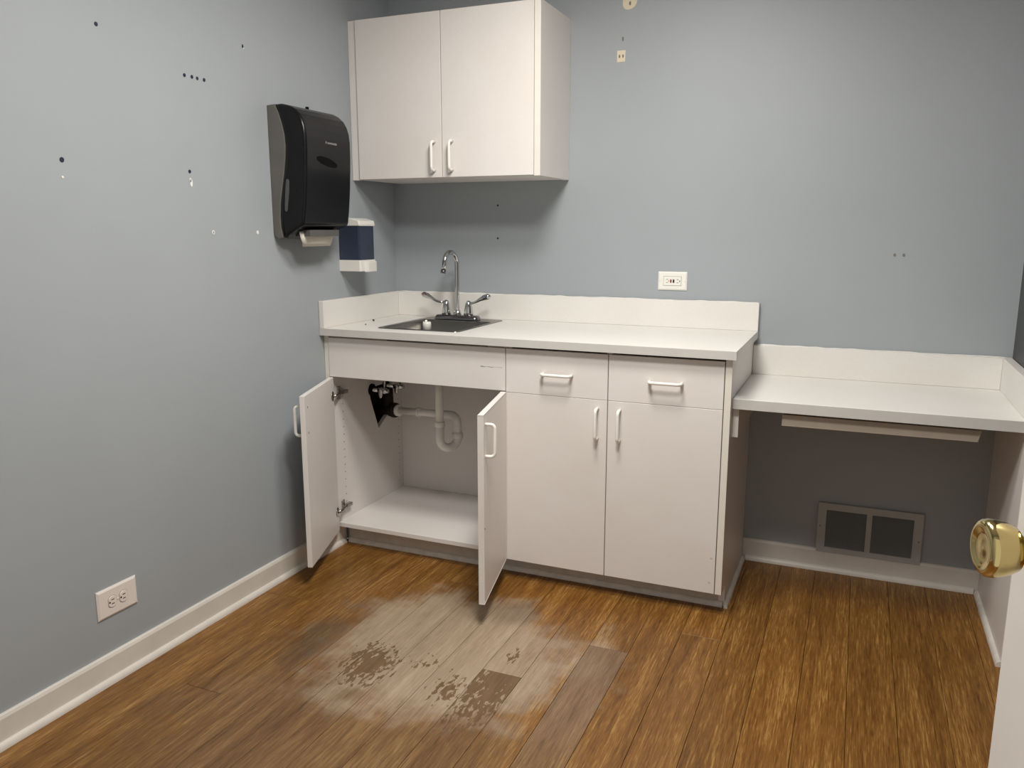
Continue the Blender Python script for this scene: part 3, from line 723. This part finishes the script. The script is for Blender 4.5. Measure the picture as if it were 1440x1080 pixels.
for s in (-1, 1): obj('screw', lathe((gx+s*.0485, -.0063, gz), (0, -1, 0), [(0, .0032), (.0010, .0028), (.0012, 0)], 12), 'gfci', gf)

# ================================================================ paper towel dispenser
td = empty('towel_dispenser', (0, -.686, 1.264), 'black and grey paper towel dispenser on the left wall', 'dispenser')
Y0, Y1 = -.8225, -.552
scurve = [(.034, 1.7155), (.047, 1.690), (.060, 1.652), (.069, 1.612), (.071, 1.574), (.067, 1.530), (.058, 1.480), (.047, 1.432), (.038, 1.385), (.034, 1.340), (.0345, 1.300), (.043, 1.264)]
obj('back_shell', prism([(.0005, 1.7135)]+scurve+[(.022, 1.258), (.006, 1.268), (.0005, 1.285)], 'y', Y0, Y1, .003, 2), 'gshell', td)
front = [(.060, 1.716), (.090, 1.709), (.112, 1.698), (.132, 1.681), (.145, 1.660), (.153, 1.635), (.1565, 1.605), (.1565, 1.560), (.154, 1.500), (.149, 1.430), (.143, 1.370), (.136, 1.318), (.131, 1.306), (.124, 1.303)]
gap = [(x+.0006, z) for x, z in scurve]
outline = gap[::-1]+front+[(.100, 1.293), (.066, 1.274), (.052, 1.262)]
# hollow underside: the cover is a shell open at the bottom, so the paper can hang out
cov = obj('front_cover', prism(outline, 'y', Y0-.002, Y1+.002, .011, 3), 'black', td)
for p in cov.data.polygons: p.use_smooth = len(p.vertices) == 4 and p.area < .004
obj('chute', B(.050, .122, -.775, -.600, 1.268, 1.2905), 'dgrey', td)
w_ = [(a+.009, b) for a, b in [(.060, 1.462), (.068, 1.464), (.0725, 1.458), (.070, 1.420), (.064, 1.385), (.060, 1.358), (.054, 1.352), (.048, 1.358), (.050, 1.385), (.054, 1.425)]]
obj('level_window', prism(w_, 'y', Y0-.0030, Y0-.0015, .0005), 'slot', td)
# grip below the logo (flat oval, recess shade put into its black), logo mark and top lock
def front_x(z):
    for (x0, z0), (x1, z1) in zip(front, front[1:]):
        if z1 <= z <= z0: return x0+(x1-x0)*(z0-z)/(z0-z1)
    return .15
gp = []
for i in range(20):
    a = 2*math.pi*i/20; gp.append((-.702+.062*math.cos(a), 1.527-.010*math.cos(a)+.0145*math.sin(a)*(1 if math.sin(a) > 0 else 1.0)))
b = bmesh.new(); vs = [b.verts.new((front_x(zq)+.0006, yq, zq)) for yq, zq in gp]; ctrv = b.verts.new((front_x(1.527)-.004, -.702, 1.527))
vs2 = [b.verts.new((front_x(zq)-.002, yq, zq)) for yq, zq in gp]
for i in range(20):
    j = (i+1) % 20; b.faces.new((vs[i], vs[j], vs2[j], vs2[i])); b.faces.new((vs[i], vs[j], ctrv)) if False else None
b.faces.new(vs)
obj('grip_recess', b, 'mblack', td)
b = bmesh.new(); zl = 1.592
for i, (yy, h) in enumerate(((-.708, .0075), (-.697, .0052), (-.690, .0052), (-.683, .0052), (-.676, .0060), (-.669, .0052), (-.662, .0052), (-.655, .0060), (-.648, .0052))):
    box(b, front_x(zl)-.0005, front_x(zl)+.0006, yy, yy+.0050, zl-.002-i*.0002, zl-.002+h)
lg = obj('logo', b, 'logo', td, 'small silver wordmark')
obj('top_lock', B(.062, .072, -.690, -.680, 1.713, 1.7215, .001), 'mblack', td)
# paper towel hanging out
b = bmesh.new(); nY = 10; rows = []
top = []; 
for i in range(nY+1):
    f = i/nY; y = -.795+.195*f
    bulge = .010*math.sin(math.pi*f)
    rows.append([(.092+bulge, y, 1.285), (.094+bulge, y+(.004 if i == 0 else 0), 1.262), (.088+bulge, y+.020*(1-f)**3, 1.245), (.080+bulge*.6, y+.030*(1-f)**3, 1.2315)])
for off in (0, -.0012):
    pass
g_ = [[b.verts.new(p) for p in r] for r in rows]
for i in range(nY):
    for j in range(3): b.faces.new((g_[i][j], g_[i+1][j], g_[i+1][j+1], g_[i][j+1])).smooth = True
pw = tag(obj('paper_towel', b, 'paper'), 'folded end of paper towel hanging below the black dispenser', 'paper towel')
so = pw.modifiers.new('thickness', 'SOLIDIFY'); so.thickness = .0022

# ================================================================ soap dispenser
sd_ = empty('soap_dispenser', (0, -.3735, 1.127), 'white and navy soap dispenser on the wall near the corner', 'dispenser')
SY_0, SY_1 = -.431, -.318
def sp_out(x1, y0, y1, ch): return [(.0005, y0), (x1-ch, y0), (x1, y0+ch), (x1, y1-ch), (x1-ch, y1), (.0005, y1)]
tk = obj('tank', prism(sp_out(.097, SY_0+.002, SY_1-.002, .006), 'z', 1.172, 1.306, .0015), 'navy', sd_)
obj('lid', prism([(.0005, 1.306), (.099, 1.306), (.100, 1.312), (.096, 1.326), (.060, 1.336), (.0005, 1.338)], 'y', SY_0, SY_1, .002), 'plastic', sd_)
bs = obj('valve_housing', prism(sp_out(.101, SY_0, SY_1, .006), 'z', 1.127, 1.1718, .002), 'plastic', sd_)
obj('push_bar', prism([(.1005, -.402), (.112, -.398), (.114, -.392), (.114, -.338), (.112, -.332), (.1005, -.328)], 'z', 1.124, 1.1660, .002), 'plastic', bs)
